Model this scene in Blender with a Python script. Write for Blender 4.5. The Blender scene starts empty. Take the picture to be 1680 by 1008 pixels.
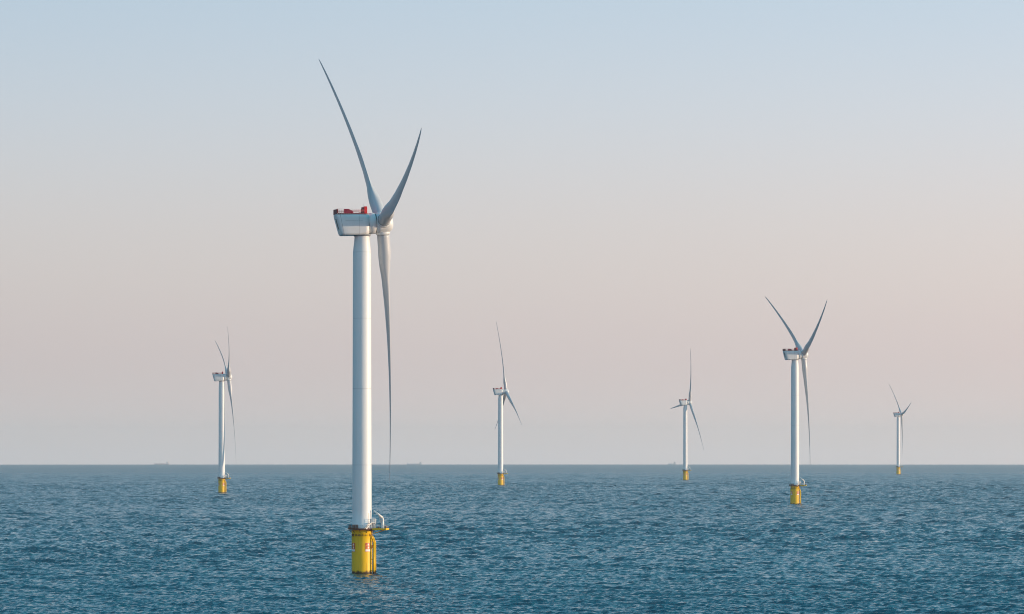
import bpy, math, random
import numpy as np
from mathutils import Matrix, Vector
random.seed(4); rng = np.random.default_rng(11)
R = math.radians
scene = bpy.context.scene
COL = scene.collection
DENOISE = True
EARTH = 7.43e6            # earth radius with refraction, metres
CAM_H = 38.15

# ------------------------------------------------------------------ helpers
class MB:
    def __init__(s): s.v = []; s.f = []; s.sm = []
    def ring_loft(s, rings, smooth=True, cap=(True, True), closed=True):
        b = len(s.v); n = len(rings[0])
        for r in rings: s.v += [tuple(p) for p in r]
        for i in range(len(rings) - 1):
            for j in range(n if closed else n - 1):
                k = (j + 1) % n
                s.f.append((b + i*n + j, b + i*n + k, b + (i+1)*n + k, b + (i+1)*n + j)); s.sm.append(smooth)
        if cap[0]: s.f.append(tuple(b + j for j in range(n))[::-1]); s.sm.append(False)
        if cap[1]: s.f.append(tuple(b + (len(rings)-1)*n + j for j in range(n))); s.sm.append(False)
    def lathe(s, prof, n=48, o=(0, 0, 0), axis='z', cap=(True, True)):
        rings = []
        for r, h in prof:
            ring = []
            for j in range(n):
                a = 2*math.pi*j/n; c, d = r*math.cos(a), r*math.sin(a)
                p = (c, d, h) if axis == 'z' else (h, c, d)
                ring.append((p[0]+o[0], p[1]+o[1], p[2]+o[2]))
            rings.append(ring)
        s.ring_loft(rings, True, cap)
    def tube(s, a, b, r, n=8, r2=None):
        a = Vector(a); b = Vector(b); d = (b - a).normalized()
        u = d.orthogonal().normalized(); w = d.cross(u); r2 = r if r2 is None else r2
        s.ring_loft([[a + (u*math.cos(t) + w*math.sin(t))*r for t in [2*math.pi*j/n for j in range(n)]],
                     [b + (u*math.cos(t) + w*math.sin(t))*r2 for t in [2*math.pi*j/n for j in range(n)]]])
    def path(s, pts, r, n=8):
        for a, b in zip(pts[:-1], pts[1:]): s.tube(a, b, r, n)
    def box(s, lo, hi, mat=None):
        b = len(s.v)
        for z in (lo[2], hi[2]):
            for x, y in ((lo[0], lo[1]), (hi[0], lo[1]), (hi[0], hi[1]), (lo[0], hi[1])):
                p = Vector((x, y, z)); p = mat @ p if mat else p
                s.v.append(tuple(p))
        for f in ((3, 2, 1, 0), (4, 5, 6, 7), (0, 1, 5, 4), (1, 2, 6, 5), (2, 3, 7, 6), (3, 0, 4, 7)):
            s.f.append(tuple(b + i for i in f)); s.sm.append(False)
    def bar(s, a, b, w, h=None):
        a = Vector(a); b = Vector(b); h = h or w; d = (b - a).normalized()
        u = d.cross(Vector((0, 0, 1)));  u = u.normalized() if u.length > 1e-4 else Vector((1, 0, 0)); k = u.cross(d)
        o = [(-w/2, -h/2), (w/2, -h/2), (w/2, h/2), (-w/2, h/2)]
        s.ring_loft([[a + u*x + k*y for x, y in o], [b + u*x + k*y for x, y in o]], False)
    def patch(s, r, a0, a1, z0, z1, n=8, t=0.03):      # curved plate on a cylinder; angles in degrees
        rings = []
        for i in range(n + 1):
            a = R(a0 + (a1 - a0)*i/n); c, d = math.cos(a), math.sin(a)
            rings.append([(r*c, r*d, z0), ((r+t)*c, (r+t)*d, z0), ((r+t)*c, (r+t)*d, z1), (r*c, r*d, z1)])
        s.ring_loft(rings, False)
    def build(s, name, mat, parent=None, bevel=0):
        me = bpy.data.meshes.new(name); me.from_pydata(s.v, [], s.f); me.validate()
        if len(me.polygons) == len(s.sm): me.polygons.foreach_set('use_smooth', s.sm)
        me.materials.append(mat); me.update()
        o = bpy.data.objects.new(name, me); COL.objects.link(o)
        if parent: o.parent = parent
        import bmesh
        bm = bmesh.new(); bm.from_mesh(me); bmesh.ops.recalc_face_normals(bm, faces=bm.faces); bm.to_mesh(me); bm.free()
        if bevel:
            m = o.modifiers.new('bevel', 'BEVEL'); m.width = bevel; m.segments = 2; m.limit_method = 'ANGLE'; m.angle_limit = R(40)
        return o

def tag(o, **k):
    for a, b in k.items(): o[a] = b
    return o

def material(name, col, rough=.5, spec=.5, metal=0, var=.06, scale=.6, stretch=(1, 1, 1), stain=None, bump=0):
    m = bpy.data.materials.new(name); m.use_nodes = True
    nt = m.node_tree; N = nt.nodes; L = nt.links; b = N['Principled BSDF']
    tc = N.new('ShaderNodeTexCoord'); mp = N.new('ShaderNodeMapping'); mp.inputs['Scale'].default_value = stretch
    L.new(tc.outputs['Object'], mp.inputs[0])
    n = N.new('ShaderNodeTexNoise'); n.inputs['Scale'].default_value = scale; n.inputs['Detail'].default_value = 6
    L.new(mp.outputs[0], n.inputs['Vector'])
    r = N.new('ShaderNodeValToRGB'); e = r.color_ramp.elements
    e[0].position = .3; e[1].position = .7
    e[0].color = (*[c*(1-var) for c in col], 1); e[1].color = (*[min(1, c*(1+var)) for c in col], 1)
    L.new(n.outputs['Fac'], r.inputs[0]); out = r.outputs[0]
    if stain:                                          # (colour, z mapping scale, amount, threshold)
        n2 = N.new('ShaderNodeTexNoise'); mp2 = N.new('ShaderNodeMapping'); mp2.inputs['Scale'].default_value = stain[1]
        L.new(tc.outputs['Object'], mp2.inputs[0]); L.new(mp2.outputs[0], n2.inputs['Vector'])
        n2.inputs['Scale'].default_value = 1; n2.inputs['Detail'].default_value = 5
        r2 = N.new('ShaderNodeMapRange'); r2.inputs[1].default_value = stain[3]; r2.inputs[2].default_value = stain[3]+.2
        r2.inputs[3].default_value = 0; r2.inputs[4].default_value = stain[2]
        L.new(n2.outputs['Fac'], r2.inputs[0])
        mx = N.new('ShaderNodeMix'); mx.data_type = 'RGBA'; mx.inputs[7].default_value = (*stain[0], 1)
        L.new(r2.outputs[0], mx.inputs[0]); L.new(out, mx.inputs[6]); out = mx.outputs[2]
    L.new(out, b.inputs['Base Color'])
    b.inputs['Roughness'].default_value = rough; b.inputs['Metallic'].default_value = metal
    b.inputs['Specular IOR Level'].default_value = spec
    m['out'] = 1
    return m

WHITE = material('tower_paint', (.74, .76, .77), .45, .4, 0, .02, .25, (1, 1, .12), ((.52, .50, .45), (1.4, 1.4, .05), .22, .56))
SHELL = material('nacelle_shell', (.70, .72, .73), .42, .4, 0, .03, .5, (1, 1, 1), ((.42, .38, .32), (.5, 1.5, .25), .25, .6))
BLADE = material('blade_gelcoat', (.50, .52, .55), .38, .45, 0, .03, .2, (1, 1, .2), ((.35, .33, .30), (1, 1, .08), .2, .62))
SEAM = material('dark_seam', (.22, .24, .26), .7)
DARK = material('dark_opening', (.03, .035, .04), .6)
RED = material('signal_red', (.78, .008, .010), .45, .5, 0, .08, 2)
CRIM = material('dull_red', (.36, .008, .05), .55, .4, 0, .1, 2)
MARO = material('dark_red_screen_and_shade', (.16, .008, .012), .6, .3, 0, .15, 3)  # dark red of the rear screen; also carries the cooler's rear shade
PINK = material('faded_red_rail', (.45, .07, .09), .5)
RUST = material('rusty_steel', (.15, .055, .025), .8, .3, 0, .4, 2.5)
GALV = material('galvanised_steel', (.40, .41, .42), .45, .5, .5, .12, 3)
CREAM = material('white_equipment', (.76, .75, .72), .4, .5, 0, .05, 2)
ORAN = material('orange_marking', (.75, .22, .03), .5)
SIGNW = material('sign_white', (.82, .78, .74), .5, .5, 0, .04, 3)
SIGNR = material('sign_red', (.40, .02, .02), .5, .5, 0, .1, 3)
BROWN = material('brown_panel', (.14, .06, .035), .7, .3, 0, .3, 3)

def yellow_mat():
    m = material('yellow_coating', (.84, .51, .002), .45, .3, 0, .05, .5, (1, 1, .4), ((.38, .19, .01), (2.2, 2.2, .18), .5, .55))
    nt = m.node_tree; N = nt.nodes; L = nt.links; b = N['Principled BSDF']
    src = b.inputs['Base Color'].links[0].from_socket
    tc = N.new('ShaderNodeTexCoord'); sp = N.new('ShaderNodeSeparateXYZ'); L.new(tc.outputs['Object'], sp.inputs[0])
    no = N.new('ShaderNodeTexNoise'); no.inputs['Scale'].default_value = 1.2; no.inputs['Detail'].default_value = 4
    L.new(tc.outputs['Object'], no.inputs['Vector'])
    ad = N.new('ShaderNodeMath'); ad.operation = 'MULTIPLY_ADD'; ad.inputs[1].default_value = 1.6
    L.new(no.outputs['Fac'], ad.inputs[0]); L.new(sp.outputs[2], ad.inputs[2])
    mr = N.new('ShaderNodeMapRange'); mr.inputs[1].default_value = 1.3; mr.inputs[2].default_value = 1.9
    mr.inputs[3].default_value = 1; mr.inputs[4].default_value = 0; L.new(ad.outputs[0], mr.inputs[0])
    mx = N.new('ShaderNodeMix'); mx.data_type = 'RGBA'; mx.inputs[7].default_value = (.06, .035, .012, 1)
    L.new(mr.outputs[0], mx.inputs[0]); L.new(src, mx.inputs[6]); L.new(mx.outputs[2], b.inputs['Base Color'])
    return m
YEL = yellow_mat()

# ------------------------------------------------------------------ the turbine
HUBH, OV, TILT = 110.0, 6.5, R(6.2)
ROTR = 84.3

def airfoil(n=28):
    """unit chord section, closed loop, x along chord from LE (0) to TE (1)"""
    P = []
    for j in range(n):
        a = 2*math.pi*j/n
        x = .5*(1 - math.cos(a)); sgn = 1 if a <= math.pi else -1
        yt = 5*(.2969*math.sqrt(max(x, 0)) - .126*x - .3516*x*x + .2843*x**3 - .1015*x**4)
        P.append((x, sgn*yt, sgn*math.sqrt(max(0, .25 - (x-.5)**2)), 1 if sgn > 0 else .55))
    return P

def interp(x, tab):
    for (a, p), (b, q) in zip(tab[:-1], tab[1:]):
        if x <= b:
            t = max(0, (x - a)/(b - a)); t = t*t*(3-2*t)*.4 + t*.6
            return p + (q - p)*t
    return tab[-1][1]

CH = [(0, 3.9), (.05, 3.9), (.12, 4.5), (.2, 5.0), (.3, 4.35), (.45, 3.15), (.6, 2.35), (.75, 1.75), (.88, 1.25), (.96, .85), (.99, .45), (1.0, .12)]
TH = [(0, 1), (.045, 1), (.12, .68), (.2, .42), (.3, .31), (.5, .24), (.7, .2), (1, .17)]
TW = [(0, 14), (.12, 14), (.2, 11), (.35, 6), (.6, 1), (.85, -2), (1, -2.5)]
def blade():
    m = MB(); prof = airfoil(); rings = []
    r0 = 3.3
    st = [0, .01, .03, .05, .07] + [i/60 for i in range(5, 59)] + [.975, .985, .993, 1.0]
    for t in sorted(st):
        z = r0 + (ROTR - r0)*t; f = z/ROTR
        c = interp(t, CH); th = interp(t, TH); tw = R(interp(t, TW))
        circ = max(0, min(1, (th - .45)/.5)); circ = circ*circ*(3-2*circ)
        off = .5*circ + .30*(1 - circ)
        lean = .026*z - 4.6*f**2.1                      # coning, then bending downwind
        ring = []
        for x, ya, yc, lo in prof:
            cx = (off - x)*c                            # + towards the leading edge
            # suction side is the downwind (-X) side
            yy = (ya*th*lo*1.08*(1-circ) + yc*circ)*c
            X, Y = -yy, cx
            ring.append((X*math.cos(tw) + Y*math.sin(tw) + lean, -X*math.sin(tw) + Y*math.cos(tw), z))
        rings.append(ring)
    m.ring_loft(rings)
    return m

def cylpt(r, deg, z): return (r*math.cos(R(deg)), r*math.sin(R(deg)), z)
DZ = 14.1                                              # deck height
def make_turbine():
    root = bpy.data.objects.new('wind_turbine', None); COL.objects.link(root)
    root.empty_display_size = 5
    # foundation -----------------------------------------------------------
    m = MB(); rt = 3.22
    m.lathe([(rt, -6), (rt, 1), (rt, 4), (rt, 7), (rt, 10), (rt, 12.9), (rt+.1, 13), (rt+.1, 13.25), (rt, 13.3), (rt, DZ-.35)], 72)
    fnd = m.build('foundation', YEL, root)
    m = MB()                                           # cable hangers in a ring under the deck
    for k, a in enumerate([-158, -150, -146, -141, -126, -117, -108, -103, -98, -82, -64, -38, -25, 5, 40, 80, 130, 160]):
        h = [.45, .7, .35, .8][k % 4]
        mt = Matrix.Rotation(R(a), 4, 'Z')
        m.box((rt+.0, -.07, 12.15-h/2), (rt+.16, .07, 12.15+h/2), mt)
    m.lathe([(rt+.02, 12.1), (rt+.07, 12.12), (rt+.07, 12.2), (rt+.02, 12.22)], 72)
    m.build('hanger_ring', RUST, fnd)
    for (a0, a1) in ((-70, -35), (-163, -128)):        # identification boards
        m = MB(); m.patch(rt+.015, a0, a1, 6.95, 9.75, 8, .04)
        s = m.build('identification_sign', ORAN, fnd)
        w = a1 - a0; g = MB()
        def cell(u0, u1, v0, v1): g.patch(rt+.06, a0+w*u0, a0+w*u1, 6.95+2.8*v0, 6.95+2.8*v1, 4, .02)
        for v in (.70, .36):                           # two rows of two illegible red characters
            cell(.10, .42, v+.17, v+.24); cell(.10, .2, v, v+.17); cell(.24, .36, v+.03, v+.09)
            cell(.72, .90, v+.12, v+.24); cell(.80, .90, v-.03, v+.06)
        g.build('lettering', SIGNR, s)
        g = MB()
        g.patch(rt+.06, a0+w*.06, a0+w*.94, 6.95+.1, 6.95+.75, 6, .02)
        g.build('white_strip', SIGNW, s)
        for v in (.70, .36): g = MB(); g.patch(rt+.056, a0+w*.45, a0+w*.68, 6.95+2.8*v, 6.95+2.8*(v+.2), 4, .02); g.build('white_field', SIGNW, s)
    # boat landing: two fender tubes, rungs, braces
    A = -14; u = Vector((math.cos(R(A)), math.sin(R(A)), 0)); w = Vector((-u.y, u.x, 0))
    m = MB()
    for sgn in (-1, 1):
        o = w*(sgn*.75)
        P = [u*3.1 + o + Vector((0, 0, 11.9)), u*3.7 + o + Vector((0, 0, 10.9)), u*4.1 + o + Vector((0, 0, 9.6)), u*4.12 + o + Vector((0, 0, -2))]
        m = MB(); m.path(P, .31, 12)
        for z in (1.0, 4.6, 8.4): m.tube(u*3.0 + o*1.1 + Vector((0, 0, z)), u*4.12 + o + Vector((0, 0, z)), .13, 8)
        m.build('boat_fender', YEL, fnd)
    A = -20; u = Vector((math.cos(R(A)), math.sin(R(A)), 0)); w = Vector((-u.y, u.x, 0))
    m = MB()
    for sgn in (-1, 1): m.tube(u*3.55 + w*sgn*.28 + Vector((0, 0, -1)), u*3.55 + w*sgn*.28 + Vector((0, 0, 14.4)), .05, 6)
    for i in range(50): m.tube(u*3.55 - w*.28 + Vector((0, 0, -.6+i*.3)), u*3.55 + w*.28 + Vector((0, 0, -.6+i*.3)), .025, 5)
    for i in range(6): m.bar(u*3.2 + Vector((0, 0, 1+i*2.3)), u*3.6 + Vector((0, 0, 1+i*2.3)), .35, .12)
    m.build('ladder', GALV, fnd)
    m = MB(); mt = Matrix.Rotation(R(A), 4, 'Z'); m.box((3.6, -.45, 8.1), (3.75, .3, 9.0), mt)
    m.build('landing_marker', RED, fnd)
    for a in (150, 100): m = MB(); m.path([cylpt(3.6, a, 11.5), cylpt(3.6, a, -3)], .16, 10); m.build('cable_tube', YEL, fnd)
    # work platform -------------------------------------------------------
    m = MB()
    def outline(r, ext, half, n=40, a=-12):
        pts = []
        th = math.degrees(math.asin(half/r))
        for i in range(n+1):
            t = a + th + (360 - 2*th)*i/n; pts.append((r*math.cos(R(t)), r*math.sin(R(t))))
        d = Vector((math.cos(R(a)), math.sin(R(a)))); e = Vector((-d.y, d.x))
        for q in (-1, 1): p = d*ext + e*q*half; pts.append((p.x, p.y))
        return pts
    out = outline(4.35, 8.2, 2.0)
    m.ring_loft([[(x, y, DZ-.22) for x, y in out], [(x, y, DZ) for x, y in out]], False)
    deck = m.build('work_platform', RUST, root)
    m = MB()                                           # toe board
    n = len(out)
    for i in range(n):
        a, b = out[i], out[(i+1) % n]
        if max(a[0], b[0]) < 5: m.bar((a[0], a[1], DZ+.1), (b[0], b[1], DZ+.1), .05, .2)
    m.build('toe_board', RUST, deck)
    for k in range(10):
        m = MB(); a = R(-170+k*36); m.bar((3.2*math.cos(a), 3.2*math.sin(a), DZ-1.2), (4.2*math.cos(a), 4.2*math.sin(a), DZ-.3), .14); m.build('deck_bracket', RUST, deck)
    m = MB()
    for i in range(n):
        a, b = out[i], out[(i+1) % n]
        if max(a[0], b[0]) >= 5: m.bar((a[0], a[1], DZ-.05), (b[0], b[1], DZ-.05), .16, .5)
    m.bar((3.2, -.6, DZ-1.6), (7.4, -1.5, DZ-.35), .2); m.bar((3.2, -.6, DZ-.36), (7.9, -1.6, DZ-.36), .2)
    m.build('extension_frame', YEL, deck)
    m = MB(); per = []
    for i in range(n):
        a, b = Vector((*out[i], 0)), Vector((*out[(i+1) % n], 0)); k = max(1, round((b-a).length/1.0))
        for j in range(k): per.append(a + (b-a)*j/k)
    for p in per: m.tube(p + Vector((0, 0, DZ)), p + Vector((0, 0, DZ+1.2)), .035, 5)
    for h in (.6, 1.2):
        for a, b in zip(per, per[1:] + per[:1]): m.tube(a + Vector((0, 0, DZ+h)), b + Vector((0, 0, DZ+h)), .035, 5)
    m.build('railing', GALV, deck)
    for (a0, a1, z0, z1) in ((-178, -150, .1, 1.3), (-138, -107, .05, 1.35)):   # equipment frames standing behind the rail
        m = MB()
        m.patch(4.15, a0, a1, DZ+z0, DZ+z0+.18, 6, .1)
        for i in range(7):
            a = a0 + (a1-a0)*i/6; mt = Matrix.Rotation(R(a), 4, 'Z')
            m.box((4.0, -.13, DZ+.02), (4.12, .13, DZ+z1), mt)
        m.build('rail_panel', BROWN, deck)
    m = MB()                                           # stair to the tower door
    dA = -43; du = Vector((math.cos(R(dA)), math.sin(R(dA)), 0)); dw = Vector((-du.y, du.x, 0))
    for sgn in (-.45, .45):
        m.bar(du*3.55 - dw*2.0 + dw*0 + du*(sgn) + Vector((0, 0, DZ)), du*3.55 + dw*.2 + du*sgn + Vector((0, 0, DZ+1.9)), .1, .3)
    for i in range(8):
        t = i/7; c = du*3.55 + dw*(-1.9+2.1*t) + Vector((0, 0, DZ+.1+1.8*t)); m.bar(c - du*.45, c + du*.45, .28, .05)
    m.box((3.0, -.2, DZ+1.85), (4.3, 1.6, DZ+1.95), Matrix.Rotation(R(dA), 4, 'Z'))
    for q in ((4.25, -.15), (4.25, .7), (4.25, 1.55), (3.2, 1.55)):
        p = du*q[0] + dw*q[1]; m.tube(p + Vector((0, 0, DZ)), p + Vector((0, 0, DZ+3.1)), .05, 6)
    p1 = du*4.25 - dw*.15; p2 = du*4.25 + dw*1.55
    for h in (2.5, 3.1): m.tube(p1 + Vector((0, 0, DZ+h)), p2 + Vector((0, 0, DZ+h)), .04, 6)
    m.build('stair', CREAM, deck)
    m = MB()
    m.box((3.3, -.9, DZ+1.6), (4.5, .5, DZ+3.2), Matrix.Rotation(R(-12), 4, 'Z'))
    m.box((3.5, -.7, DZ+.0), (4.3, .3, DZ+1.6), Matrix.Rotation(R(-12), 4, 'Z'))
    m.build('cabinet', CREAM, deck, .05)
    m = MB()
    mt = Matrix.Rotation(R(-12), 4, 'Z')
    m.box((7.2, .2, DZ), (7.9, 1.2, DZ+.9), mt); m.build('deck_locker', BROWN, deck, .03); m = MB(); m.box((5.4, -1.6, DZ), (6.0, -1.0, DZ+.7), mt); m.build('deck_locker', BROWN, deck, .03); m = MB()
    m.tube(mt @ Vector((7.4, -.2, DZ)), mt @ Vector((7.4, -.2, DZ+1.9)), .06)
    m.build('light_post', GALV, deck)
    m = MB(); m.box((6.4, -2.06, DZ-.3), (7.4, -2.0+.0, DZ+.15), mt); m.build('warning_board', RED, deck)
    # davit crane
    m = MB(); cp = Vector((6.55, -1.1, DZ))
    m.lathe([(.6, 0), (.6, .25), (.44, .3), (.42, 2.2), (.42, 2.3), (.42, 2.6), (.05, 2.75)], 20, cp)
    cr = m.build('crane_post', CREAM, deck)
    m = MB(); k = cp + Vector((0, 0, 3.35)); tip = Vector((3.75, -1.3, DZ+5.75))
    m.tube(cp + Vector((0, 0, 2.3)), k + Vector((0, 0, .05)), .42, 14)
    d = tip - k
    m.tube(k, tip, .42, 14, .22)
    m.build('crane_boom', CREAM, cr)
    m = MB(); m.tube(cp + Vector((-.2, 0, 1.0)), k + d*.42 + Vector((0, 0, -.15)), .13, 8)
    m.tube(tip, tip + Vector((0, 0, -1.2)), .03, 5); m.build('crane_ram', GALV, cr)
    # tower --------------------------------------------------------------
    m = MB()
    prof = [(3.12, DZ-.3), (3.12, DZ+.25), (3.05, DZ+.3)]
    def tr(z): return 3.05 + (2.82-3.05)*(z-DZ)/(100.7-DZ)
    for z in range(20, 100, 5): prof.append((tr(z), z))
    prof += [(2.82, 100.7), (2.80, 101.0), (2.33, 105.4), (2.36, 105.5), (2.36, 106.6)]
    m.lathe(prof, 96)
    tw = m.build('tower', WHITE, root)
    m = MB()
    for z in (34.1, 58.1, 80.1, 100.85):
        m = MB()
        r = tr(z) + .012 if z < 100 else 2.825
        m.lathe([(r-.05, z-.02), (r, z-.02), (r, z+.05), (r-.05, z+.05)], 96); m.build('flange_seam', GALV, tw)
    m = MB(); m.patch(3.045, dA-2, dA+17, DZ+1.95, DZ+4.9, 6, .06)
    dr = m.build('door', SHELL, tw)
    m = MB(); m.patch(3.05, dA-3.6, dA-2, DZ+1.95, DZ+5.1, 2, .1); m.patch(3.05, dA+17, dA+18.6, DZ+1.95, DZ+5.1, 2, .1)
    m.patch(3.05, dA-2, dA+17, DZ+4.9, DZ+5.1, 6, .1); m.build('door_frame', GALV, dr)
    # nacelle (local frame: X upwind along the shaft, origin on tower axis at hub height) ---------
    Z0 = HUBH
    def zc(x): return .035*(x-6.5)
    def section(x, hw, top, bot, n=12, rc=1.1, rear=0):
        pts = []
        for cx, cz, a0 in ((hw-rc, top-rc, 0), (-hw+rc, top-rc, 90), (-hw+rc*.7, bot+rc*.7, 180), (hw-rc*.7, bot+rc*.7, 270)):
            q = rc if a0 < 180 else rc*.7
            for i in range(n//2+1):
                a = R(a0 + 90*i/(n//2)); y = cx + q*math.cos(a); z = cz + q*math.sin(a)
                pts.append((y, z))
        return [(x + rear*(-(z-bot)/(top-bot)), y, z + zc(x)) for y, z in pts]
    m = MB()
    secs = [section(-6.95, 2.6, 3.0, -3.3, rear=1.75), section(-6.7, 2.95, 3.12, -3.5, rear=1.72), section(-6.2, 3.08, 3.15, -3.6, rear=1.4),
            section(-4, 3.15, 3.15, -3.6, rear=.5), section(-1.5, 3.2, 3.15, -3.6), section(.5, 3.24, 3.15, -3.5, rc=1.4), section(1.7, 3.24, 3.15, -3.35, rc=2.0)]
    m.ring_loft(secs)
    nac = m.build('nacelle', SHELL, root); nac.location = (0, 0, Z0)
    m = MB()                                           # panel joints
    def seam_line(x, hw, top, bot, rc=1.1, rear=0, w=.05):
        a = section(x, hw+.008, top+.008, bot-.008, rc=rc, rear=rear); b = section(x+w, hw+.008, top+.008, bot-.008, rc=rc, rear=rear)
        m.ring_loft([a, b], True, (False, False))
    seam_line(-6.22, 3.08, 3.15, -3.6, rear=1.4, w=.09)
    seam_line(-1.5, 3.2, 3.15, -3.6); 
    m.box((-5.9, -3.225, .55), (1.6, -3.16, .59)); m.box((-5.9, 3.16, .55), (1.6, 3.225, .59))
    m.build('panel_joint', SEAM, nac)
    m = MB()                                           # generator drum and dark gaps
    m.lathe([(3.15, 1.78), (3.3, 1.85), (3.3, 3.95), (3.2, 4.05)], 72, (0, 0, 0), 'x')
    gen = m.build('generator', SHELL, nac); gen.rotation_euler = (0, -R(4.0), 0); gen.location = (0, 0, -.30)
    m = MB(); m.lathe([(2.9, 1.3), (3.12, 1.3), (3.12, 1.8), (2.9, 1.8)], 72, (0, 0, 0), 'x'); m.lathe([(2.9, 4.0), (3.08, 4.0), (3.08, 4.35), (2.9, 4.35)], 72, (0, 0, 0), 'x')
    m.build('generator_gap', DARK, gen)
    m = MB()                                           # rear air outlet
    def rp(y, z): return (-6.95 - 1.75*(z+3.3)/6.3 - .01, y, z + zc(-7))
    b = [rp(-.5, -1.6), rp(.5, -1.6), rp(.5, 1.6), rp(-.5, 1.6)]
    m.ring_loft([[(x-.06, y, z) for x, y, z in b], [(x+.2, y, z) for x, y, z in b]], False)
    m.build('rear_vent', DARK, nac)
    m = MB(); p = Vector(rp(-.6, -2.3)); m.lathe([(.22, -.25), (.22, .1)], 12, p, 'x'); m.build('rear_lamp', CREAM, nac)
    m = MB(); m.lathe([(2.5, -4.15), (2.75, -3.9), (2.75, -3.5)], 48); m.build('yaw_collar', SEAM, nac)
    # hoist platform on the roof
    def rz(x): return 3.15 + zc(x)
    x0, x1, hy = -8.5, 1.4, 2.95
    m = MB()
    m.box((x0, -hy, rz(x0)+.22), (x1, hy, rz(x0)+.32))
    plat = None
    plat = m.build('hoist_platform', PINK, nac)
    zb = rz(x0)+.32; zt = zb+1.25
    for y in (-hy+.1, hy-.1):
        for i in range(15):
            x = x0 + .15 + (x1-x0-.3)*i/14
            m = MB(); m.box((x-.1, y-.09, rz(x)-.02), (x+.1, y+.09, zb-.12)); m.build('platform_foot', CREAM, plat)
    m = MB()
    for y in (-hy, hy):
        for i in range(15):
            x = x0 + (x1-1.1-x0)*i/14; m.tube((x, y, zb), (x, y, zt), .03, 5)
        for z in (zb+.42, zb+.84, zt): m.tube((x0, y, z), (x1-1.1, y, z), .035, 5)
    for i in range(7):
        y = -hy + 2*hy*i/6; m.tube((x0, y, zb), (x0, y, zt), .03, 5)
    m.tube((x0, -hy, zt), (x0, hy, zt), .04, 5)
    m.build('platform_railing', PINK, plat)
    m = MB(); m.box((x0-.06, -hy, zb-.35), (x0-.02, hy, zt-.1)); m.box((x0, -hy-.04, zb), (x0+.35, -hy-.01, zt-.1)); m.build('rear_screen', MARO, plat)
    m = MB()
    for y in (-hy+.12,):
        m.box((-6.3, y-.03, zb), (-4.5, y+.03, zt+.02))
        b = len(m.v)
        m.ring_loft([[(-4.48, y-.03, zb), (-3.3, y-.03, zb), (-3.3, y-.03, zb+.55), (-4.48, y-.03, zt-.2)],
                     [(-4.48, y+.03, zb), (-3.3, y+.03, zb), (-3.3, y+.03, zb+.55), (-4.48, y+.03, zt-.2)]], False)
    m.build('side_screen', CRIM, plat)
    m = MB()
    m.box((.25, -2.55, rz(.5)+.02), (1.2, 2.55, zt+.55)); m.box((.3, -2.5, zt+.55), (1.15, 2.5, zt+.95))
    m.lathe([(.30, -2.75), (.36, -2.7), (.36, -2.52)], 16, (.75, 0, 0), 'z') if False else None
    cl = m.build('cooler', RED, nac, .06)
    m = MB()
    for i in range(5): m.box((.17, -2.4+i*.98, rz(.5)+.3), (.24, -2.4+i*.98+.88, zt+.5))  # dark slabs put the shade of the cooler's rear face into colour
    m.bar((-1.3, -2.6, zb+.1), (.2, -2.6, zb+.8), .08); m.bar((-1.3, 2.6, zb+.1), (.2, 2.6, zb+.8), .08)
    m.build('cooler_rear_shade', MARO, cl)
    m = MB()                                           # wind vane mast
    m.tube((.9, 1.5, zt+.9), (.9, 1.5, zt+2.0), .04, 6); m.tube((.9, 1.1, zt+1.9), (.9, 1.9, zt+1.9), .03, 6)
    m.build('sensor_mast', GALV, nac)
    # hub, built on the shaft axis with its origin at the blade crossing --------
    m = MB()
    m.lathe([(2.9, -2.35), (3.12, -2.3), (3.16, -1.0), (3.12, .6), (3.0, 1.5), (2.75, 2.3), (2.3, 2.85), (1.6, 3.2), (.8, 3.36), (.05, 3.4)], 72, (0, 0, 0), 'x')
    hub = m.build('hub', SHELL, root)
    for k in range(3):                                 # root collars turn with the rotor
        m = MB(); m.lathe([(2.12, 2.4), (2.25, 2.5), (2.25, 3.25), (2.1, 3.35)], 48); mt = Matrix.Rotation(-R(120*k), 4, 'X')
        m.v = [tuple(mt @ Vector(v)) for v in m.v]; c = m.build('root_collar', SHELL, hub)
        g = MB(); g.lathe([(2.0, 3.3), (2.06, 3.3), (2.06, 3.45), (2.0, 3.45)], 48); g.v = [tuple(mt @ Vector(v)) for v in g.v]
        g.build('collar_gap', SEAM, hub)
    bm = blade()
    for k in range(3): bm.build('blade', BLADE, root)
    return root

def kids(o): return [c for c in bpy.data.objects if c.parent == o]
def copy_tree(o, parent=None):
    c = o.copy(); COL.objects.link(c)
    if parent: c.parent = parent; c.matrix_parent_inverse = o.matrix_parent_inverse.copy()
    for ch in kids(o): copy_tree(ch, c)
    return c

def pose(root, X, D, yaw, phase):
    root.location = (X, D, -(X*X + D*D)/2/EARTH)
    ry = Matrix.Rotation(yaw, 4, 'Z')
    rotor = ry @ Matrix.Translation((OV, 0, HUBH)) @ Matrix.Rotation(-TILT, 4, 'Y')
    nb = 0
    for c in kids(root):
        n = c.name.split('.')[0]
        if n == 'nacelle': c.rotation_euler = (0, 0, yaw)
        elif n == 'hub': c.matrix_local = rotor @ Matrix.Rotation(-phase, 4, 'X')
        elif n == 'blade': c.matrix_local = rotor @ Matrix.Rotation(-(phase + R(120)*nb), 4, 'X'); nb += 1

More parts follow.
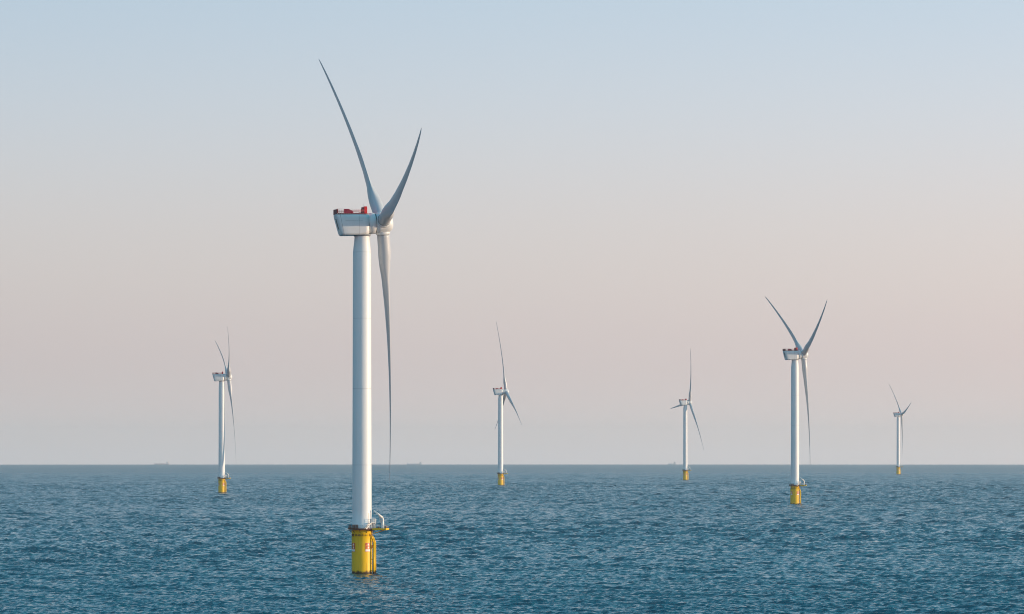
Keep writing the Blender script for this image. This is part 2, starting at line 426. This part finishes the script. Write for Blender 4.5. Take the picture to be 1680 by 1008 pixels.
SPOTS = [
 (-47.1, 1243.2, 13.6, 46.5, 'largest white offshore wind turbine on yellow foundation, nearest of all, left of centre'),
 (207.5, 2905, 13.8, 57.0, 'white turbine with V shaped upper blades, second largest, right of centre against pink sky'),
 (-275.3, 3757, 9.2, 63.9, 'white turbine standing alone at far left, two upper blades close together in a narrow V'),
 (-13.4, 4638, 12.8, 1.8, 'turbine in the middle with one blade upright and one half hidden by its tower'),
 (244.5, 5588, 15.7, -24.6, 'small turbine with one blade straight up and a short blade pointing left'),
 (711.0, 7292, 9.7, 45.1, 'smallest faintest turbine at far right on a short yellow foundation near the horizon'),
]
proto = make_turbine()
roots = [proto] + [copy_tree(proto) for _ in SPOTS[1:]]
for r_, (X, D, yaw, ph, lab) in zip(roots, SPOTS):
    tag(r_, label=lab, category='wind turbine', group='offshore wind turbines standing in the sea')
    pose(r_, X, D, R(yaw), R(ph))

# ------------------------------------------------------------------ ships on the horizon
def make_ship(px, dist, Lg, beam, hull_m, deck_m, label, deck, fb):
    root = bpy.data.objects.new('cargo_ship', None); COL.objects.link(root)
    X = (px-840)/6499*dist; root.location = (X, dist, -(X*X+dist*dist)/2/EARTH)
    tag(root, label=label, category='ship', group='faint cargo ships on the horizon')
    m = MB(); rings = []
    for t, wd, sh, st in ((0, .05, 1.45, 0), (.03, .35, 1.4, .3), (.10, .8, 1.25, 0), (.2, 1, 1, 0), (.5, 1, 1, 0), (.9, 1, 1, 0), (1, .8, 1.05, 0)):
        x = -Lg/2 + Lg*t; w = beam/2*wd
        rings.append([(x+(.02*Lg if t < .1 else 0), -w*.8, -4), (x+(.02*Lg if t < .1 else 0), w*.8, -4), (x, w, fb*sh), (x, -w, fb*sh)])
    m.ring_loft(rings, False); m.build('hull', hull_m, root)
    m = MB(); bx = Lg*.36
    m.box((bx-6, -beam*.4, fb), (bx+7, beam*.4, fb+6)); m.box((bx-5, -beam*.36, fb+6), (bx+4, beam*.36, fb+10)); m.box((bx-5, -beam*.48, fb+10), (bx, beam*.48, fb+13))
    sup = m.build('superstructure', CREAM, root)
    m = MB(); m.lathe([(1.8, fb+6), (1.6, fb+13.5)], 16, (bx+6, 0, 0)); m.build('funnel', hull_m, sup)
    m = MB(); m.tube((bx-2, 0, fb+13), (bx-2, 0, fb+19), .4); m.tube((-Lg*.46, 0, fb*1.4), (-Lg*.46, 0, fb*1.4+7), .4); m.build('mast', GALV, root)
    if deck == 'hatches':
        for i in range(5):
            x = -Lg*.36 + i*Lg*.125; m = MB(); m.box((x, -beam*.36, fb), (x+Lg*.105, beam*.36, fb+2.2)); m.build('hatch_cover', deck_m, root)
    else:
        m = MB()
        for y in (-2, 0, 2): m.tube((-Lg*.38, y, fb+1.8), (Lg*.26, y, fb+1.8), .4)
        m.build('deck_pipe', deck_m, root)
        m = MB(); m.tube((0, 0, fb), (0, 0, fb+8), .5); m.tube((0, 0, fb+8), (-9, 0, fb+10), .35); m.build('deck_crane', deck_m, root)
H_RED = material('ship_hazed_red_hull', (.85, .64, .62), .6); H_GRY = material('ship_hazed_grey_hull', (.78, .79, .8), .6); H_BLU = material('ship_hazed_blue_hull', (.68, .70, .72), .6)  # hull colours paled, so part of the distance haze is painted in
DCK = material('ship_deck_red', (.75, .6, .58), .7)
make_ship(265.5, 23800, 92, 14, H_RED, DCK, 'faint reddish cargo ship with white bridge on the horizon, left of the leftmost turbine', 'hatches', 4.5)
make_ship(680.5, 24000, 94, 15, H_GRY, H_GRY, 'pale grey ship with white bridge on the horizon, just right of the largest tower', 'pipes', 4.2)
make_ship(1102, 24200, 48, 12, H_BLU, H_GRY, 'tiny faint grey ship on the horizon beside a small turbine tower, right of centre', 'pipes', 4.0)

# ------------------------------------------------------------------ sea
SLOPE = .80; STEEP = .066
def build_sea():
    rmax = 30000.0
    rr = [2.0]
    while rr[-1] < 780: rr.append(rr[-1]*1.10 + 1)
    r = 860.0; rr = [q for q in rr if q < 850] + [r]
    while r < rmax:
        r += max(.42, min(.46*(r/930.0)**2.0, 2.5)) if r < 4500 else 2.5*(r/4500)**2.4; rr.append(min(r, rmax))
    rr = np.array(rr); drr = np.gradient(rr)
    dense = np.linspace(-9.0, 9.0, 700); coarse = np.concatenate([np.linspace(11, 180, 40), np.linspace(-180+180/40, -11, 39)])
    th = np.radians(np.sort(np.concatenate([dense, coarse])))       # azimuth from +Y, clockwise
    nr, nt = len(rr), len(th)
    RR, TT = np.meshgrid(rr, th, indexing='ij')
    X = RR*np.sin(TT); Y = RR*np.cos(TT)
    Z = np.zeros_like(X); DX = np.zeros_like(X); DY = np.zeros_like(X)
    lat = rr*math.radians(18/700)*.7
    nw = 110
    lam = np.exp(rng.uniform(math.log(1.2), math.log(34), nw))
    base = math.radians(232)                                      # a sea running across and towards the camera
    step = np.maximum(drr, lat)
    st_ = np.where(lam < 5, STEEP, STEEP*(5/lam)**.85)
    fades = np.clip((lam[:, None]/step[None, :] - 1.6)/1.4, 0, 1)
    S = np.sqrt((st_[:, None]**2*fades**2).sum(0)); boost = np.clip(S.max()/np.maximum(S, 1e-6), 1, 2.1)
    unres = 1 - np.clip(S*boost/S.max(), 0, 1)
    for i in range(nw):
        l = lam[i]; k = 2*math.pi/l
        spread = rng.normal(0, .85 if l < 8 else .5)
        d = base + spread; ph = rng.uniform(0, 2*math.pi)
        amp = st_[i]*boost/k
        fade = fades[i]
        if fade.max() <= 0: continue
        A = (amp*fade)[:, None]
        # patches: groups of waves wax and wane
        g = .65 + .35*np.sin(X*.013*math.cos(i) + Y*.007*math.sin(i*1.7) + i)
        p = k*(X*math.cos(d) + Y*math.sin(d)) + ph
        A = A*g
        Z += A*np.cos(p)
        s = np.sin(p)*A*.9; DX -= s*math.cos(d); DY -= s*math.sin(d)
    edge = np.clip((math.radians(9.0) - np.abs(TT))/math.radians(.4), 0, 1)*np.clip((RR-860)/25, 0, 1)
    Z *= edge; DX *= edge; DY *= edge
    Z = Z - RR**2/2/EARTH
    co = np.stack([X+DX, Y+DY, Z], -1).reshape(-1, 3)
    i0 = (np.arange(nr-1)[:, None]*nt + np.arange(nt)[None, :])
    j = (np.arange(nt)+1) % nt
    i1 = (np.arange(nr-1)[:, None]*nt + j[None, :])
    quads = np.stack([i0, i0+nt, i1+nt, i1], -1).reshape(-1, 4)
    me = bpy.data.meshes.new('sea')
    nv = len(co) + 1; nq = len(quads)
    me.vertices.add(nv); allco = np.vstack([co, [[0, 0, 0]]]).astype(np.float32); me.vertices.foreach_set('co', allco.ravel())
    tris = np.stack([np.full(nt, nv-1), np.arange(nt), (np.arange(nt)+1) % nt], -1)
    loops = np.concatenate([quads.ravel(), tris.ravel()]).astype(np.int32)
    me.loops.add(len(loops)); me.loops.foreach_set('vertex_index', loops)
    me.polygons.add(nq+nt)
    starts = np.concatenate([np.arange(nq)*4, nq*4 + np.arange(nt)*3]).astype(np.int32)
    me.polygons.foreach_set('loop_start', starts)
    me.polygons.foreach_set('use_smooth', np.ones(nq+nt, dtype=bool))
    me.update(calc_edges=True)
    at = me.attributes.new('ripple_roughness', 'FLOAT', 'POINT')          # slopes too fine for the mesh become micro-roughness
    ar = .09 + .23*unres
    at.data.foreach_set('value', np.concatenate([np.repeat(ar, nt), [.5]]).astype(np.float32))
    print('sea verts', nv, 'rows', nr)
    m = bpy.data.materials.new('sea_water'); m.use_nodes = True
    nt_ = m.node_tree; N = nt_.nodes; L = nt_.links; b = N['Principled BSDF']
    geo = N.new('ShaderNodeNewGeometry')
    an = N.new('ShaderNodeAttribute'); an.attribute_name = 'ripple_roughness'; L.new(an.outputs['Fac'], b.inputs['Roughness'])
    b.inputs['Base Color'].default_value = (.0005, .088, .120, 1)
    b.inputs['IOR'].default_value = 1.333; b.inputs['Roughness'].default_value = .08
    def noise(scale, det, rough, sx=1, sy=1, rot=0.0):
        mp = N.new('ShaderNodeMapping'); mp.inputs['Scale'].default_value = (sx, sy, 1); mp.inputs['Rotation'].default_value = (0, 0, rot)
        L.new(geo.outputs['Position'], mp.inputs[0])
        n = N.new('ShaderNodeTexNoise'); n.noise_dimensions = '2D'; n.inputs['Scale'].default_value = scale; n.inputs['Detail'].default_value = det
        n.inputs['Roughness'].default_value = rough; L.new(mp.outputs[0], n.inputs['Vector']); return n.outputs['Fac']
    def mul(a, k):
        q = N.new('ShaderNodeMath'); q.operation = 'MULTIPLY'; L.new(a, q.inputs[0])
        if isinstance(k, (int, float)): q.inputs[1].default_value = k
        else: L.new(k, q.inputs[1])
        return q.outputs[0]
    def add(a, c):
        q = N.new('ShaderNodeMath'); q.operation = 'ADD'; L.new(a, q.inputs[0]); L.new(c, q.inputs[1]); return q.outputs[0]
    def slopes(scale, det, sx, sy, rot, amp):
        mp = N.new('ShaderNodeMapping'); mp.inputs['Scale'].default_value = (sx, sy, 1); mp.inputs['Rotation'].default_value = (0, 0, rot)
        L.new(geo.outputs['Position'], mp.inputs[0])
        n = N.new('ShaderNodeTexNoise'); n.noise_dimensions = '2D'; n.inputs['Scale'].default_value = scale; n.inputs['Detail'].default_value = det
        n.inputs['Roughness'].default_value = .65; L.new(mp.outputs[0], n.inputs['Vector'])
        q = N.new('ShaderNodeVectorMath'); q.operation = 'SUBTRACT'; q.inputs[1].default_value = (.5, .5, .5); L.new(n.outputs['Color'], q.inputs[0])
        q2 = N.new('ShaderNodeVectorMath'); q2.operation = 'MULTIPLY'; q2.inputs[1].default_value = (amp, amp, 0); L.new(q.outputs[0], q2.inputs[0])
        return q2.outputs[0]
    a = slopes(.7, 4, .75, 1, R(-12), SLOPE); b2 = slopes(2.8, 2, .8, 1, R(10), SLOPE*.6)
    sm = N.new('ShaderNodeVectorMath'); sm.operation = 'ADD'; L.new(a, sm.inputs[0]); L.new(b2, sm.inputs[1])
    # gust patches: the small ripples grow and fade over tens of metres
    gust = noise(.02, 4, .6, .8, .35)
    mr = N.new('ShaderNodeMapRange'); mr.inputs[1].default_value = .3; mr.inputs[2].default_value = .7; mr.inputs[3].default_value = .45; mr.inputs[4].default_value = 1.6
    L.new(gust, mr.inputs[0])
    sc = N.new('ShaderNodeVectorMath'); sc.operation = 'SCALE'; L.new(sm.outputs[0], sc.inputs[0]); L.new(mr.outputs[0], sc.inputs[3])
    nn = N.new('ShaderNodeVectorMath'); nn.operation = 'ADD'; L.new(geo.outputs['Normal'], nn.inputs[0]); L.new(sc.outputs[0], nn.inputs[1])
    nz = N.new('ShaderNodeVectorMath'); nz.operation = 'NORMALIZE'; L.new(nn.outputs[0], nz.inputs[0])
    L.new(nz.outputs[0], b.inputs['Normal'])
    me.materials.append(m)
    o = bpy.data.objects.new('sea', me); COL.objects.link(o); o['kind'] = 'structure'
build_sea()

# ------------------------------------------------------------------ haze
HAZE = 2.9e-5
m = MB(); m.box((-31000, -31000, -64), (31000, 31000, 218))
hm = bpy.data.materials.new('haze'); hm.use_nodes = True; hm.node_tree.nodes.clear()
o_ = hm.node_tree.nodes.new('ShaderNodeOutputMaterial'); v_ = hm.node_tree.nodes.new('ShaderNodeVolumePrincipled')
v_.inputs['Color'].default_value = (.96, .965, .985, 1); v_.inputs['Density'].default_value = HAZE; v_.inputs['Anisotropy'].default_value = 0.2
hm.node_tree.links.new(v_.outputs[0], o_.inputs['Volume'])
hz = m.build('haze', hm); hz['kind'] = 'stuff'

# ------------------------------------------------------------------ light
SUN_AZ, SUN_EL = R(-2.0), R(5.0)                        # azimuth measured from +X towards +Y
sun = bpy.data.lights.new('sun', 'SUN'); sun.energy = 4.9; sun.angle = R(.53); sun.color = (1.0, .74, .50)
so = bpy.data.objects.new('sun', sun); COL.objects.link(so)
sd = Vector((math.cos(SUN_AZ)*math.cos(SUN_EL), math.sin(SUN_AZ)*math.cos(SUN_EL), math.sin(SUN_EL)))
so.rotation_euler = sd.to_track_quat('Z', 'Y').to_euler(); so.location = sd*300

w = bpy.data.worlds.new('World'); scene.world = w; w.use_nodes = True
N = w.node_tree.nodes; L = w.node_tree.links; bg = N['Background']
sky = N.new('ShaderNodeTexSky'); sky.sky_type = 'NISHITA'; sky.sun_disc = False
sky.sun_elevation = SUN_EL; sky.sun_rotation = R(90) - SUN_AZ; sky.dust_density = 1.0; sky.ozone_density = 2.0; sky.altitude = 30
tc = N.new('ShaderNodeTexCoord'); sp = N.new('ShaderNodeSeparateXYZ'); L.new(tc.outputs['Generated'], sp.inputs[0])
rp = N.new('ShaderNodeValToRGB'); cr = rp.color_ramp; cr.interpolation = 'B_SPLINE'
mrw = N.new('ShaderNodeMapRange'); mrw.inputs[1].default_value = 0; mrw.inputs[2].default_value = 1.0
pw = N.new('ShaderNodeMath'); pw.operation = 'POWER'; pw.inputs[1].default_value = .5
L.new(sp.outputs[2], mrw.inputs[0]); L.new(mrw.outputs[0], pw.inputs[0]); L.new(pw.outputs[0], rp.inputs[0])
def srgb(r, g, b): return tuple(((c/255+.055)/1.055)**2.4 for c in (r, g, b)) + (1,)
stops = [(0.0, srgb(226, 222, 224)), (.07, srgb(225, 217, 215)), (.13, srgb(217, 206, 205)), (.17, srgb(218, 206, 205)), (.21, srgb(221, 212, 209)), (.25, srgb(220, 216, 216)), (.29, srgb(212, 219, 227)), (.33, srgb(199, 216, 231)),
         (.37, srgb(186, 211, 231)), (.48, (.12, .47, .69, 1)), (.62, (.03, .31, .48, 1)), (.8, (.015, .23, .39, 1)), (1.0, (.015, .18, .33, 1))]
while len(cr.elements) < len(stops): cr.elements.new(.5)
for e, (p, c) in zip(cr.elements, stops): e.position = p; e.color = c
SKY_STR = .1
sc_ = N.new('ShaderNodeMix'); sc_.data_type = 'RGBA'; sc_.blend_type = 'MIX'; sc_.inputs[0].default_value = .88
ml = N.new('ShaderNodeVectorMath'); ml.operation = 'MULTIPLY'; az = N.new('ShaderNodeVectorMath'); az.operation = 'MULTIPLY_ADD'        # warmer towards the sun, bluer away from it
az.inputs[1].default_value = tuple(q/SKY_STR for q in (.58, .42, .34)); az.inputs[2].default_value = (1.03/SKY_STR,)*3
cb = N.new('ShaderNodeCombineXYZ')
for q in range(3): L.new(sp.outputs[0], cb.inputs[q])
L.new(cb.outputs[0], az.inputs[0]); L.new(az.outputs[0], ml.inputs[1])
# the half of the sky behind the camera is the brighter, creamier one
bk = N.new('ShaderNodeMapRange'); bk.inputs[1].default_value = 1; bk.inputs[2].default_value = -1; bk.inputs[3].default_value = 0; bk.inputs[4].default_value = 1
L.new(sp.outputs[1], bk.inputs[0])
tn = N.new('ShaderNodeMix'); tn.data_type = 'RGBA'; tn.inputs[6].default_value = (1, 1, 1, 1); tn.inputs[7].default_value = (3.3, 2.0, 1.75, 1)
L.new(bk.outputs[0], tn.inputs[0])
tm = N.new('ShaderNodeVectorMath'); tm.operation = 'MULTIPLY'; L.new(ml.outputs[0], tm.inputs[0]); L.new(tn.outputs[2], tm.inputs[1])
L.new(rp.outputs[0], ml.inputs[0]); L.new(sky.outputs[0], sc_.inputs[6]); L.new(tm.outputs[0], sc_.inputs[7])
L.new(sc_.outputs[2], bg.inputs[0]); bg.inputs[1].default_value = SKY_STR

# ------------------------------------------------------------------ camera
cam = bpy.data.cameras.new('camera'); cam.sensor_width = 36; cam.lens = 6499/1680*36
cam.shift_y = (741.5-504)/1680; cam.clip_start = 1; cam.clip_end = 90000
co = bpy.data.objects.new('camera', cam); COL.objects.link(co); co.location = (0, 0, CAM_H); co.rotation_euler = (R(90), 0, 0)
scene.camera = co
vs = scene.view_settings; vs.view_transform = 'Standard'; vs.look = 'None'; vs.exposure = 0; vs.gamma = 1; vs.use_curve_mapping = False
cy = scene.cycles; cy.max_bounces = 5; cy.diffuse_bounces = 2; cy.glossy_bounces = 3; cy.volume_bounces = 1
cy.filter_width = 1.05; cy.use_denoising = DENOISE; cy.caustics_reflective = False; cy.caustics_refractive = False; cy.sample_clamp_indirect = 5
